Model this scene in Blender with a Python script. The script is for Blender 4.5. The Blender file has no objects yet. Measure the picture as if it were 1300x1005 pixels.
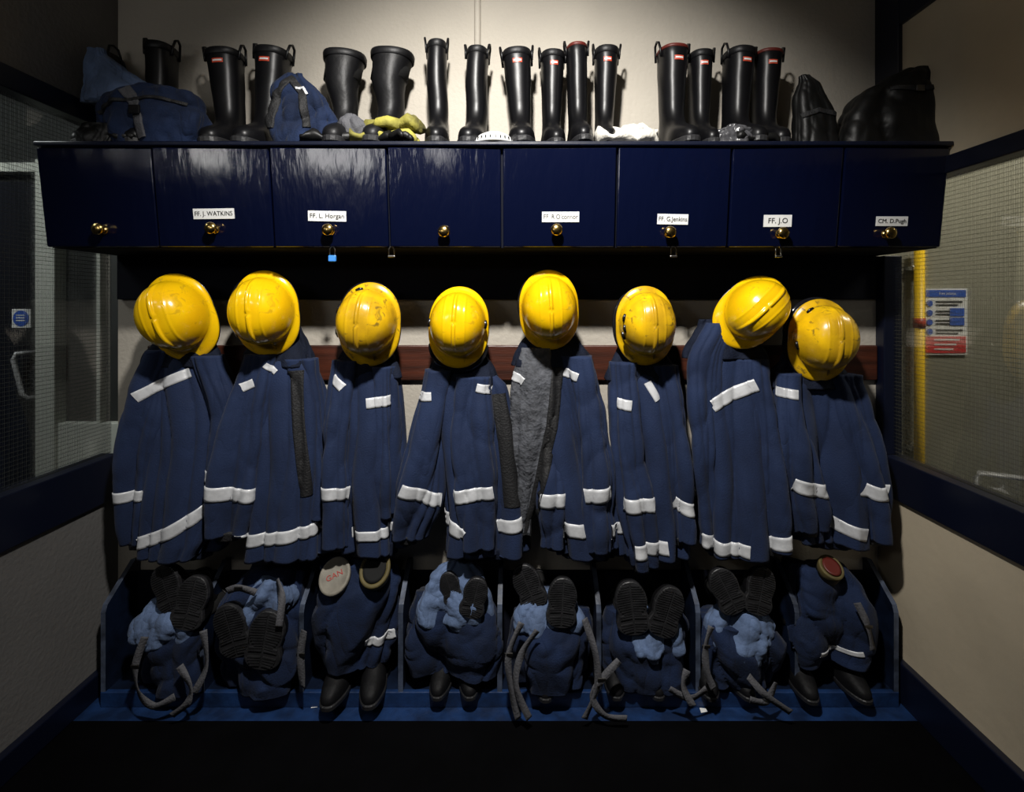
import bpy, math, random
from mathutils import Vector, Matrix, noise
random.seed(7)
F=640.0; CX=660.0; CY=385.0; H=1.5
sc=bpy.context.scene
sc.view_settings.view_transform='Standard'
COL=sc.collection
def W(px,py,d): return Vector(((px-CX)*d/F, d, H-(py-CY)*d/F))
pi=math.pi
# ---------------------------------------------------------------- materials
def mat(name,col,rough=.6,metal=0,spec=.5,bump=0,bscale=40,var=0,vscale=6,coat=0,sheen=0,stretch=None,col2=None,detail=4,scuff=0,bump2=0,b2scale=30):
    m=bpy.data.materials.new(name); m.use_nodes=True
    nt=m.node_tree; b=nt.nodes['Principled BSDF']
    b.inputs['Base Color'].default_value=(*col,1)
    b.inputs['Roughness'].default_value=rough
    b.inputs['Metallic'].default_value=metal
    b.inputs['Specular IOR Level'].default_value=spec
    b.inputs['Coat Weight'].default_value=coat
    b.inputs['Coat Roughness'].default_value=.08
    b.inputs['Sheen Weight'].default_value=sheen
    tc=nt.nodes.new('ShaderNodeTexCoord'); mp=nt.nodes.new('ShaderNodeMapping')
    nt.links.new(tc.outputs['Object'],mp.inputs['Vector'])
    if stretch: mp.inputs['Scale'].default_value=stretch
    if var>0 or col2:
        n=nt.nodes.new('ShaderNodeTexNoise'); n.inputs['Scale'].default_value=vscale; n.inputs['Detail'].default_value=6
        nt.links.new(mp.outputs[0],n.inputs['Vector'])
        r=nt.nodes.new('ShaderNodeValToRGB')
        c2=col2 if col2 else tuple(max(0,c*(1-var)) for c in col)
        r.color_ramp.elements[0].position=.35; r.color_ramp.elements[1].position=.65
        r.color_ramp.elements[0].color=(*c2,1); r.color_ramp.elements[1].color=(*col,1)
        nt.links.new(n.outputs['Fac'],r.inputs[0]); last=r.outputs[0]
        if scuff>0:
            n3=nt.nodes.new('ShaderNodeTexNoise'); n3.inputs['Scale'].default_value=22; n3.inputs['Detail'].default_value=8; n3.inputs['Distortion'].default_value=1.2
            nt.links.new(mp.outputs[0],n3.inputs['Vector'])
            r3=nt.nodes.new('ShaderNodeValToRGB'); r3.color_ramp.elements[0].position=.60; r3.color_ramp.elements[1].position=.68
            r3.color_ramp.elements[0].color=(0,0,0,1); r3.color_ramp.elements[1].color=(scuff,scuff,scuff,1)
            nt.links.new(n3.outputs['Fac'],r3.inputs[0])
            mx=nt.nodes.new('ShaderNodeMix'); mx.data_type='RGBA'; mx.inputs[7].default_value=(.10,.07,.02,1)
            nt.links.new(r3.outputs[0],mx.inputs[0]); nt.links.new(last,mx.inputs[6]); last=mx.outputs[2]
        nt.links.new(last,b.inputs['Base Color'])
    if bump>0:
        n2=nt.nodes.new('ShaderNodeTexNoise'); n2.inputs['Scale'].default_value=bscale; n2.inputs['Detail'].default_value=detail
        nt.links.new(mp.outputs[0],n2.inputs['Vector'])
        bp=nt.nodes.new('ShaderNodeBump'); bp.inputs['Strength'].default_value=bump; bp.inputs['Distance'].default_value=.01
        nt.links.new(n2.outputs['Fac'],bp.inputs['Height']); nt.links.new(bp.outputs[0],b.inputs['Normal'])
        if bump2>0:
            mp2=nt.nodes.new('ShaderNodeMapping'); mp2.inputs['Scale'].default_value=(1,1,.4); mp2.inputs['Rotation'].default_value=(0,.35,0)
            nt.links.new(tc.outputs['Object'],mp2.inputs['Vector'])
            n4=nt.nodes.new('ShaderNodeTexNoise'); n4.inputs['Scale'].default_value=b2scale; n4.inputs['Detail'].default_value=2; n4.inputs['Distortion'].default_value=.5
            nt.links.new(mp2.outputs[0],n4.inputs['Vector'])
            s1=nt.nodes.new('ShaderNodeMath'); s1.operation='SUBTRACT'; s1.inputs[1].default_value=.5; nt.links.new(n4.outputs['Fac'],s1.inputs[0])
            s2=nt.nodes.new('ShaderNodeMath'); s2.operation='ABSOLUTE'; nt.links.new(s1.outputs[0],s2.inputs[0])
            s3=nt.nodes.new('ShaderNodeMath'); s3.operation='POWER'; s3.inputs[1].default_value=.65; nt.links.new(s2.outputs[0],s3.inputs[0])
            b2=nt.nodes.new('ShaderNodeBump'); b2.inputs['Strength'].default_value=bump2; b2.inputs['Distance'].default_value=.02
            nt.links.new(s3.outputs[0],b2.inputs['Height']); nt.links.new(bp.outputs[0],b2.inputs['Normal']); nt.links.new(b2.outputs[0],b.inputs['Normal'])
    return m
M={}
M['wall']=mat('painted_plaster',(.47,.43,.365),.8,bump=.25,bscale=60,var=.12,vscale=2.5)
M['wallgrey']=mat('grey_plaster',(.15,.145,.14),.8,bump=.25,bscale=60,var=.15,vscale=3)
M['panel']=mat('cream_panel',(.56,.48,.35),.55,bump=.12,bscale=25,var=.2,vscale=2)
M['ceil']=mat('ceiling_paint',(.5,.48,.45),.9,bump=.1)
M['floor']=mat('blue_floor_paint',(.008,.034,.12),.5,bump=.35,bscale=30,var=.6,vscale=14)
M['floordark']=mat('black_floor_vinyl',(.0015,.0015,.002),.95,bump=.2,var=.4,spec=.05)
M['navy']=mat('navy_gloss_paint',(.0016,.003,.015),.15,bump=.5,bscale=5,coat=.3,stretch=(3,1,.8),detail=4)
M['navytrim']=mat('navy_trim_paint',(.003,.005,.016),.35,bump=.1,bscale=20)
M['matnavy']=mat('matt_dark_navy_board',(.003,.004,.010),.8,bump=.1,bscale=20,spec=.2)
M['rack']=mat('worn_navy_rack_paint',(.005,.011,.030),.4,bump=.2,bscale=25,var=.6,vscale=12)
M['edge']=mat('worn_pale_edge_paint',(.07,.09,.14),.5,bump=.2,var=.7,vscale=18)
M['brass']=mat('brass',(.55,.38,.13),.22,1,bump=.05)
M['steel']=mat('steel',(.6,.6,.6),.25,1,bump=.03)
M['handle']=mat('satin_aluminium',(.45,.45,.45),.5,.3,bump=.03)
M['darksteel']=mat('dark_steel',(.18,.17,.16),.35,1,bump=.03)
M['paper']=mat('paper_card',(.8,.8,.78),.6,var=.08,vscale=20)
M['ink']=mat('black_ink',(.01,.01,.01),.6)
M['bluelock']=mat('blue_lock',(.05,.25,.75),.3,bump=.02)
M['wood']=mat('red_brown_wood',(.075,.019,.009),.4,bump=.15,bscale=20,stretch=(1,8,14),col2=(.03,.009,.005),vscale=3)
M['yellow']=mat('yellow_helmet_shell',(.96,.60,.004),.20,coat=.35,bump=.04,bscale=12,col2=(.82,.46,.004),vscale=5,scuff=.3)
M['yellowold']=mat('grimy_yellow_helmet_shell',(.94,.57,.006),.27,coat=.2,bump=.06,bscale=14,col2=(.52,.30,.01),vscale=9,scuff=.75)
M['blackplastic']=mat('black_plastic',(.006,.006,.007),.25,bump=.05)
M['rubber']=mat('black_rubber',(.004,.004,.005),.38,bump=.15,bscale=9,var=.4,vscale=10,spec=.3)
M['rubberdull']=mat('dull_black_rubber',(.005,.005,.006),.48,bump=.2,bscale=30,var=.5,vscale=12,spec=.3)
M['rubbermatt']=mat('matt_black_rubber',(.006,.006,.007),.6,bump=.3,bscale=30,var=.5,vscale=12,spec=.18)
M['sole']=mat('grey_black_sole',(.020,.020,.022),.45,bump=.2,bscale=60,var=.5,vscale=20)
M['dark']=mat('dark_inside',(.002,.002,.002),.9)
M['labelred']=mat('red_boot_label',(.45,.05,.02),.4)
M['redrim']=mat('dull_red_rim',(.09,.010,.006),.5,bump=.1)
M['labelwhite']=mat('white_boot_label',(.6,.6,.6),.4)
M['cloth']=mat('navy_fire_cloth',(.0115,.0235,.068),.82,bump=.25,bscale=220,col2=(.007,.015,.046),vscale=7,sheen=.05,spec=.28,bump2=.42,b2scale=7)
M['cloth2']=mat('dark_navy_cloth',(.005,.009,.024),.85,bump=.4,bscale=220,var=.4,vscale=9,spec=.25,bump2=.5,b2scale=9)
M['clothb']=mat('blue_trouser_cloth',(.0075,.018,.056),.85,bump=.3,bscale=200,var=.5,vscale=9,sheen=.04,spec=.25,bump2=.7,b2scale=10)
M['lining']=mat('pale_blue_lining',(.105,.16,.29),.85,bump=.3,bscale=90,var=.4,vscale=12,sheen=.04,bump2=.7,b2scale=12)
M['greylin']=mat('grey_quilt_lining',(.085,.09,.105),.8,bump=.9,bscale=60,var=.5,vscale=30)
M['reflect']=mat('silver_reflective_tape',(.62,.63,.65),.38,bump=.08,bscale=90,var=.25,vscale=25,spec=.8)
M['black']=mat('black_webbing',(.005,.005,.006),.7,bump=.4,bscale=150)
M['strap']=mat('grey_brace_webbing',(.085,.085,.095),.75,bump=.4,bscale=150,var=.3,vscale=20)
M['leather']=mat('black_leather',(.005,.005,.005),.48,bump=.15,bscale=35,var=.4,vscale=8,spec=.3,bump2=.18,b2scale=7)
M['olive']=mat('olive_yellow_glove',(.30,.27,.04),.8,bump=.5,bscale=60,col2=(.09,.08,.02),vscale=14)
M['whiteglove']=mat('white_cotton_glove',(.75,.72,.64),.85,bump=.5,bscale=80,var=.15,vscale=14)
M['white']=mat('white_plastic',(.8,.8,.78),.35,bump=.05)
M['cream']=mat('cream_liner',(.24,.22,.18),.7,bump=.3,var=.4,vscale=15)
M['ochre']=mat('ochre_liner',(.11,.085,.025),.7,bump=.3,var=.5,vscale=15)
M['redink']=mat('red_ink',(.30,.02,.012),.6)
M['clearbag']=mat('grey_polythene',(.06,.06,.065),.2,bump=.5,bscale=40,spec=.6)
M['outwall']=mat('corridor_plaster',(.26,.25,.19),.8,bump=.2,bscale=40,var=.12,vscale=3)
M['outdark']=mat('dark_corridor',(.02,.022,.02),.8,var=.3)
M['whitepaint']=mat('white_frame_paint',(.60,.62,.55),.5,bump=.1)
M['doornavy']=mat('dark_door_paint',(.008,.009,.014),.35,bump=.1)
M['pole']=mat('yellow_pole_paint',(1.0,.64,.01),.4,bump=.05)
M['signblue']=mat('sign_blue',(.03,.10,.45),.5)
M['signred']=mat('sign_red',(.6,.04,.04),.5)
M['signwhite']=mat('sign_white',(.75,.75,.72),.5)
def glassmat(name,wire,tint,lwy,lwz):
    m=bpy.data.materials.new(name); m.use_nodes=True; nt=m.node_tree
    nt.nodes.clear(); N=nt.nodes.new; L=nt.links.new
    out=N('ShaderNodeOutputMaterial'); tr=N('ShaderNodeBsdfTransparent'); gl=N('ShaderNodeBsdfGlossy')
    tr.inputs[0].default_value=(*tint,1); gl.inputs['Roughness'].default_value=.04; gl.inputs[0].default_value=(.9,.9,.9,1)
    mx=N('ShaderNodeMixShader'); fr=N('ShaderNodeFresnel'); fr.inputs[0].default_value=1.4
    mm=N('ShaderNodeMath'); mm.operation='MULTIPLY'; mm.inputs[1].default_value=.5
    L(fr.outputs[0],mm.inputs[0]); L(mm.outputs[0],mx.inputs[0]); L(tr.outputs[0],mx.inputs[1]); L(gl.outputs[0],mx.inputs[2])
    tc=N('ShaderNodeTexCoord'); sp=N('ShaderNodeSeparateXYZ'); L(tc.outputs['Object'],sp.inputs[0])
    ws=[]
    for ax,lw in (('Y',lwy),('Z',lwz)):
        a=N('ShaderNodeMath'); a.operation='MULTIPLY'; a.inputs[1].default_value=1/.0145; L(sp.outputs[ax],a.inputs[0])
        b=N('ShaderNodeMath'); b.operation='FRACT'; L(a.outputs[0],b.inputs[0])
        c=N('ShaderNodeMath'); c.operation='LESS_THAN'; c.inputs[1].default_value=lw; L(b.outputs[0],c.inputs[0]); ws.append(c)
    mxx=N('ShaderNodeMath'); mxx.operation='MAXIMUM'; L(ws[0].outputs[0],mxx.inputs[0]); L(ws[1].outputs[0],mxx.inputs[1])
    df=N('ShaderNodeBsdfDiffuse'); df.inputs[0].default_value=(*wire,1)
    m2=N('ShaderNodeMixShader'); L(mxx.outputs[0],m2.inputs[0]); L(mx.outputs[0],m2.inputs[1]); L(df.outputs[0],m2.inputs[2])
    L(m2.outputs[0],out.inputs[0]); return m
M['wireglass']=glassmat('wired_glass',(.09,.09,.07),(.94,.94,.92),.06,.045)
M['wireglassdim']=glassmat('dim_wired_glass',(.06,.065,.06),(.9,.9,.9),.07,.05)
M['visor']=mat('smoked_visor',(.01,.01,.012),.1,bump=.02)
# ---------------------------------------------------------------- builder
class MB:
    def __init__(s): s.v=[];s.f=[];s.m=[]
    def add(s,vs,fs,mi=0):
        o=len(s.v); s.v+= [Vector(p) for p in vs]
        for f in fs: s.f.append([i+o for i in f]); s.m.append(mi)
    def box(s,a,b,mi=0,T=None):
        x0,y0,z0=a;x1,y1,z1=b
        vs=[Vector(p) for p in [(x0,y0,z0),(x1,y0,z0),(x1,y1,z0),(x0,y1,z0),(x0,y0,z1),(x1,y0,z1),(x1,y1,z1),(x0,y1,z1)]]
        if T: vs=[T@p for p in vs]
        s.add(vs,[(0,3,2,1),(4,5,6,7),(0,1,5,4),(1,2,6,5),(2,3,7,6),(3,0,4,7)],mi)
    def grid(s,rows,mi=0,closed=False,capA=False,capB=False):
        n=len(rows[0]); vs=[p for r in rows for p in r]; fs=[]
        for i in range(len(rows)-1):
            for j in range(n if closed else n-1):
                k=(j+1)%n; fs.append((i*n+j,i*n+k,(i+1)*n+k,(i+1)*n+j))
        if capA: vs.append(sum((Vector(p) for p in rows[0]),Vector())/n); c=len(vs)-1; fs+=[(c,(j+1)%n,j) for j in range(n)]
        if capB: vs.append(sum((Vector(p) for p in rows[-1]),Vector())/n); c=len(vs)-1; b=(len(rows)-1)*n; fs+=[(c,b+j,b+(j+1)%n) for j in range(n)]
        s.add(vs,fs,mi)
    def lathe(s,prof,T=None,mi=0,n=28):
        rows=[]
        for r,z in prof:
            rows.append([Vector((r*math.cos(2*pi*j/n),r*math.sin(2*pi*j/n),z)) for j in range(n)])
        if T: rows=[[T@p for p in r] for r in rows]
        s.grid(rows,mi,True,True,True)
    def tube(s,pts,rad,n=10,mi=0,flat=1.0):
        pts=[Vector(p) for p in pts]; rows=[]
        if not isinstance(rad,(list,tuple)): rad=[rad]*len(pts)
        up=Vector((0,0,1)) ; last=None
        for i,p in enumerate(pts):
            t=(pts[min(i+1,len(pts)-1)]-pts[max(i-1,0)]).normalized()
            if last is None: u=t.cross(up); u=u if u.length>.1 else t.cross(Vector((0,1,0))); u.normalize()
            else: u=(last-t*last.dot(t)).normalized()
            last=u; w=t.cross(u)
            rows.append([p+(u*math.cos(2*pi*j/n)+w*math.sin(2*pi*j/n)*flat)*rad[i] for j in range(n)])
        s.grid(rows,mi,True,True,True)
    def ribbon(s,pts,w,nrm=Vector((0,-1,0)),mi=0,th=.002):
        pts=[Vector(p) for p in pts]; q=[]
        for i in range(len(pts)-1):
            p0=pts[max(i-1,0)];p1=pts[i];p2=pts[i+1];p3=pts[min(i+2,len(pts)-1)]
            for k in range(10):
                t=k/10; q.append(.5*((2*p1)+(-p0+p2)*t+(2*p0-5*p1+4*p2-p3)*t*t+(-p0+3*p1-3*p2+p3)*t**3))
        q.append(pts[-1]); rows=[]
        for i,p in enumerate(q):
            t=(q[min(i+1,len(q)-1)]-q[max(i-1,0)]).normalized()
            tw=.7*math.sin(i*.24+pts[0].x*9); nr=(nrm+Vector((tw,0,0))).normalized() if abs(nrm.y)>.5 else nrm
            sd=t.cross(nr); sd=sd.normalized() if sd.length>.05 else Vector((1,0,0)); nn=sd.cross(t).normalized()
            rows.append([p-sd*w/2-nn*th/2,p+sd*w/2-nn*th/2,p+sd*w/2+nn*th/2,p-sd*w/2+nn*th/2])
        s.grid(rows,mi,True,True,True)
    def mesh(s,me,T,mi=0):
        s.add([T@v.co for v in me.vertices],[tuple(p.vertices) for p in me.polygons],mi)
    def build(s,name,mats,parent=None,smooth=True,origin=None,bevel=0,label=None):
        me=bpy.data.meshes.new(name)
        o=Vector(origin) if origin is not None else (Vector(parent['_o']) if parent is not None and '_o' in parent else Vector((0,0,0)))
        me.from_pydata([p-o for p in s.v],[],s.f)
        mats=mats if isinstance(mats,list) else [mats]
        for m in mats: me.materials.append(M[m])
        for p,mi in zip(me.polygons,s.m): p.material_index=mi; p.use_smooth=smooth
        me.update()
        ob=bpy.data.objects.new(name,me); COL.objects.link(ob)
        if parent is not None:
            ob.parent=parent
            if origin is not None: ob.location=o-Vector(parent['_o'])
            if origin is not None: ob['_o']=list(o)
            else: ob['_o']=list(Vector(parent['_o']))
        else: ob.location=o; ob['_o']=list(o)
        if bevel:
            b=ob.modifiers.new('bevel','BEVEL'); b.width=bevel; b.segments=2; b.limit_method='ANGLE'
        if label: ob['label']=label
        return ob
def thing(name,loc,label,cat,group=None):
    e=bpy.data.objects.new(name,None); e.empty_display_size=.05; COL.objects.link(e); e.location=loc
    e['_o']=list(loc); e['label']=label; e['category']=cat
    if group: e['group']=group
    return e
def tag(o,label,cat,group=None):
    o['label']=label;o['category']=cat
    if group:o['group']=group
    return o
def struct(o): o['kind']='structure'; return o
def textmesh(body,size,extr=.0004):
    cu=bpy.data.curves.new('t','FONT'); cu.body=body; cu.size=size; cu.align_x='CENTER'; cu.align_y='CENTER'; cu.extrude=extr
    cu.resolution_u=3
    ob=bpy.data.objects.new('t',cu); COL.objects.link(ob)
    dg=bpy.context.evaluated_depsgraph_get(); me=bpy.data.meshes.new_from_object(ob.evaluated_get(dg))
    bpy.data.objects.remove(ob); bpy.data.curves.remove(cu)
    return me
FACE=Matrix(((1,0,0,0),(0,0,-1,0),(0,1,0,0),(0,0,0,1)))
# ---------------------------------------------------------------- room shell
XL=-1.634; XR=1.457; YB=2.05; ZC=2.95; YF=-1.6
def sbox(name,a,b,m,bev=0):
    mb=MB(); mb.box(a,b); c=[(a[i]+b[i])/2 for i in range(3)]; c[2]=min(a[2],b[2])
    return struct(mb.build(name,m,origin=c,smooth=False,bevel=bev))
sbox('wall_back',(XL,YB,0),(XR,YB+.1,ZC),'wall')
sbox('floor',(-3.6,1.812,-.1),(3.2,2.9,0),'floor')
sbox('trim_1',(-3.6,YF,-.1),(3.2,1.812,0),'floordark')
sbox('ceiling',(-3.6,YF,ZC),(3.2,2.9,ZC+.1),'ceil')
def sidewall(name,x0,x1,segs,m):
    mb=MB()
    for z0,z1 in segs: mb.box((x0,YF,z0),(x1,YB+.1,z1))
    return struct(mb.build(name,m,smooth=False,origin=(x0,0,0)))
sidewall('wall_right',XR,XR+.05,[(0,.75),(2.0,ZC)],'panel')
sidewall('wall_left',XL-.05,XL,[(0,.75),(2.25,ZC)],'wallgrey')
n=2
def trim(a,b,bev=.004,m='navytrim'):
    global n
    sbox('trim_%d'%n,a,b,m,bev); n+=1
trim((XR-.015,YF,.745),(XR+.06,2.04,.90))
trim((XR-.015,YF,1.94),(XR+.06,1.92,2.0))
trim((XR-.012,2.0,.90),(XR+.06,2.05,1.69))
trim((XR-.015,1.92,2.06),(XR+.06,2.05,ZC))
trim((XR-.015,YF,2.56),(XR+.06,1.92,2.70))
trim((XL-.06,YF,.72),(XL+.015,2.04,.895))
trim((XL-.06,YF,2.18),(XL+.015,1.98,2.255))
def board(name,a,b):
    sbox(name,a,b,'navytrim',.005)
board('baseboard_right',(XR-.03,YF,0),(XR,2.05,.15))
board('baseboard_left',(XL,YF,0),(XL+.03,2.05,.09))
def pane(name,x,z0,z1,m):
    mb=MB(); mb.box((x-.003,YF,z0),(x+.003,2.05,z1)); return struct(mb.build(name,m,origin=(x,0,z0),smooth=False))
pane('window_1',XR+.03,.90,1.94,'wireglass')
pane('window_2',XL-.03,.895,2.18,'wireglassdim')
sbox('wall_corridor',(XR+.05,2.6,0),(3.2,2.7,ZC),'outwall')
sbox('wall_corridor_side',(3.2,YF,0),(3.3,2.7,ZC),'outwall')
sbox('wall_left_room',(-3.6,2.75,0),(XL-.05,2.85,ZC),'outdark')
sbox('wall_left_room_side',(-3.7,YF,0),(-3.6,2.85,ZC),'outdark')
# yellow pole
pc=W(1167,0,2.55)
e=thing('yellow_pole',(pc.x,2.55,0),'yellow painted vertical pole with a red banded joint on wall','pole')
mb=MB(); b=W(1167,318,2.55); mb.tube([(b.x,2.55,0),b],.023,16); mb.build('pole_shaft','pole',e)
mb=MB(); c=W(1167,410,2.55); mb.tube([c+Vector((0,0,-.025)),c+Vector((0,0,.025))],.026,16); mb.build('joint_band','labelred',e)
for y in (340,570):
    mb=MB(); c=W(1167,y,2.55); mb.box(c+Vector((-.035,0,-.012)),c+Vector((.035,.05,.012)))
    mb.build('wall_bracket','steel',e,smooth=False,bevel=.003)
# sign
e=thing('fire_action_sign',W(1200,450,2.595),'white fire action notice with blue symbols and red panel','sign')
mb=MB(); p0=W(1173,450,2.599);p1=W(1228,366,2.588)
mb.box(p0,p1,0)
def srect(px0,py0,px1,py1,mi,d=2.586):
    a=W(px0,py1,d);b=W(px1,py0,d); mb.box((a.x,d-.001,a.z),(b.x,d+.004,b.z),mi)
srect(1175,368,1226,377,1)
for r in range(4):
    y=380+r*12
    c=W(1180,y+5,2.585); mb.lathe([(.0001,0),(.016,0),(.016,.002)],Matrix.Translation(c)@Matrix.Rotation(pi/2,4,'X'),1,16)
    for q in range(2): srect(1188,y+2+q*4,1222-6*((r+q)%3),y+4+q*4,2)
    if r in (1,2): srect(1206,y-1,1224,y+9,1,2.5845)
srect(1175,427,1226,448,3)
for q in range(3): srect(1186,430+q*6,1218-4*q,432+q*6,0,2.584)
mb.mesh(textmesh('Fire action',.020),Matrix.Translation(W(1203,372.5,2.583))@FACE,0)
mb.build('sign_board',['signwhite','signblue','ink','signred'],e,smooth=False)
g0=W(1238,606,2.4)
e=thing('grab_rail',(g0.x,2.4,0),'grey tubular steel barrier rail beyond the glass','rail')
mb=MB(); mb.tube([(g0.x,2.4,0),g0,W(1243,600,2.4),W(1330,611,2.4),(W(1336,611,2.4).x,2.4,W(1336,617,2.4).z),(W(1336,611,2.4).x,2.4,0)],.012,12); mb.build('rail_tube','handle',e)
# left room door & white frame
e=struct(thing('door_1',(W(20,600,2.7).x,2.7,0),'dark painted door with steel pull handle','door')); del e['category']
mb=MB(); mb.box((W(-60,0,2.7).x,2.69,0.0),(W(62,0,2.7).x,2.73,2.15)); mb.build('door_leaf','doornavy',e,smooth=False,bevel=.004)
mb=MB(); mb.tube([W(45,447,2.69),W(20,449,2.62),W(17,456,2.62),W(28,500,2.62),W(34,505,2.62),W(50,503,2.69)],.012,12); mb.build('pull_handle','handle',e)
mb=MB(); c=W(27,404,2.685); mb.box(c+Vector((-.05,0,-.05)),c+Vector((.05,.004,.05)),0); mb.lathe([(.001,0),(.042,0),(.042,.003)],Matrix.Translation(c)@Matrix.Rotation(pi/2,4,'X'),1,24)
for q in range(3): mb.box(c+Vector((-.024,-.005,.014-.014*q)),c+Vector((.024,-.003,.020-.014*q)),0)
mb.build('door_sign',['signwhite','signblue'],e,smooth=False)
mb=MB(); 
mb.box((W(58,0,2.68).x,2.62,.0),(W(82,0,2.68).x,2.75,2.25)); mb.box((W(78,0,2.68).x,2.64,W(0,592,2.68).z),(XL-.06,2.75,W(0,535,2.68).z))
mb.box((W(128,0,2.68).x,2.65,W(0,540,2.68).z),(W(133,0,2.68).x,2.70,2.2))
mb.box((W(78,0,2.68).x,2.66,0),(XL-.06,2.74,W(0,590,2.68).z)); mb.box((W(-80,0,2.68).x,2.68,2.2),(XL-.06,2.75,2.25))
struct(mb.build('trim_%d'%n,'whitepaint',smooth=False,bevel=.004,origin=(W(70,0,2.68).x,2.68,0))); n+=1
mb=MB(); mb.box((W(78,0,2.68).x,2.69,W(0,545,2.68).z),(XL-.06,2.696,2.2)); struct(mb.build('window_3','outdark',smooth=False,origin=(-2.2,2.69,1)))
c=W(606,70,2.035)
e=thing('conduit_pipe',(c.x,2.04,2.3),'cream painted conduit pipe clipped to the wall','pipe')
mb=MB(); mb.tube([(c.x,2.04,2.3),(c.x,2.04,ZC)],.013,12); mb.build('pipe','wall',e)
mb=MB(); mb.box((c.x-.022,2.025,2.5),(c.x+.022,2.05,2.53)); mb.build('pipe_clip','wall',e,smooth=False,bevel=.004)
# ---------------------------------------------------------------- wall cabinet
ZT=W(0,180,1.70).z; ZB=W(0,314,1.742).z; DT=1.70; DB=1.742
cab=thing('wall_cabinet',((XL+XR)/2,1.88,ZB),'long glossy navy painted cabinet of eight brass-knobbed doors','cabinet')
mb=MB()
xs0,xs1=XL+.002,XR-.002
prof=[(DB+.018,ZB),(DT+.018,ZT-.015),(2.048,ZT-.015),(2.048,ZB)]
mb.add([(xs0,y,z) for y,z in prof]+[(xs1,y,z) for y,z in prof],[(0,1,2,3),(7,6,5,4),(0,4,5,1),(1,5,6,2),(2,6,7,3),(3,7,4,0)])
mb.build('cabinet_body','matnavy',cab,smooth=False)
mb=MB(); mb.box((xs0,DT-.012,ZT-.015),(xs1,2.048,ZT)); mb.build('cabinet_top','navytrim',cab,smooth=False,bevel=.004)
mb=MB(); mb.box((xs0+.01,2.028,W(0,380,2.03).z),(xs1-.02,2.048,ZB)); mb.build('shade_strip','matnavy',cab,smooth=False,bevel=.003)  # added dark strip, stands in for the shade under the cabinet
seam=[45,192,341,491,637,784,930,1072,1208]
knobx=[122,266,415,563,707,852,996,1133]; knoby=[292,291,293,295,293,296,297,297]
cards={1:('FF. J. WATKINS',247,298,265,278,1),2:('FF. L. Horgan',392,440,268,281,-1),4:("FF. R.O'connor",688,735,269,282,0),5:('FF. G.Jenkins',834,873,272,285,-1),6:('FF. J.O',969,1004,273,288,0),7:('CM. D.Pugh',1111,1151,275,287,0)}
twl=[.004,.008,.004,.008,-.004,.003,-.006,.004]
def slantY(z): return DT+(DB-DT)*(ZT-z)/(ZT-ZB)
for i in range(8):
    xa=(seam[i]-CX)*DT/F+.0038; xb=(seam[i+1]-CX)*DT/F-.0038
    tw=twl[i]
    z0,z1=ZB+.002,ZT-.019
    mb=MB()
    mb.box((xa,0,z0),(xb,0.016,z1))
    for v in mb.v: v.y+=slantY(v.z)+tw*((v.x-xa)/(xb-xa)-.5)-.003
    d=mb.build('cabinet_door','navy',cab,smooth=False,bevel=.004,origin=((xa+xb)/2,slantY(z0),z0))
    kz=W(0,knoby[i],1.735).z; kx=(knobx[i]-CX)*1.70/F; ky=slantY(kz)-.003
    T=Matrix.Translation((kx,ky,kz))@Matrix.Rotation(pi/2,4,'X')@Matrix.Scale(.86,4)
    mb=MB(); mb.lathe([(.017,-.001),(.018,.003),(.010,.005),(.008,.012),(.012,.017),(.021,.023),(.024,.030),(.022,.037),(.014,.042),(.004,.044)],T,0,28)
    mb.build('door_knob','brass',d)
    if i in cards:
        t,x0,x1,y0,y1,rot=cards[i]
        dd=slantY(W(0,(y0+y1)/2,1.73).z)
        c=W((x0+x1)/2,(y0+y1)/2,dd); w=(x1-x0)*dd/F; h=(y1-y0)*dd/F
        sl=math.atan2(DB-DT,ZT-ZB)
        ty=tw*((c.x-xa)/(xb-xa)-.5)
        R=Matrix.Translation(c+Vector((0,-.0045+ty,0)))@Matrix.Rotation(math.atan2(tw,xb-xa),4,'Z')@Matrix.Rotation(math.radians(-rot),4,'Y')@Matrix.Rotation(sl,4,'X')
        mb=MB(); mb.box((-w/2,-.0015,-h/2),(w/2,.0015,h/2),0,R)
        me=textmesh(t,h*.62); xsz=max(v.co.x for v in me.vertices)-min(v.co.x for v in me.vertices)
        S=Matrix.Diagonal((min(1,w*.92/xsz),1,1,1))
        mb.mesh(me,R@Matrix.Translation((0,-.0022,0))@FACE@S,1)
        mb.build('name_card',['paper','ink'],d,smooth=False)
for px,col in ((422,'bluelock'),(855,'darksteel'),(988,'steel'),(497,'darksteel')):
    c=W(px,324,1.75)
    sk='darksteel' if col!='steel' else 'steel'
    mb=MB(); mb.tube([c+Vector((-.009,0,0)),c+Vector((-.009,0,.022)),c+Vector((-.004,0,.030)),c+Vector((.004,0,.030)),c+Vector((.009,0,.022)),c+Vector((.009,0,0))],.0022,8)
    mb.build('lock_shackle',sk,cab)
    mb=MB(); h=.022 if col=='bluelock' else .008
    mb.box(c+Vector((-.013,-.006,-h)),c+Vector((.013,.006,0))); mb.build('padlock_body',col,cab,smooth=False,bevel=.003)
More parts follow.
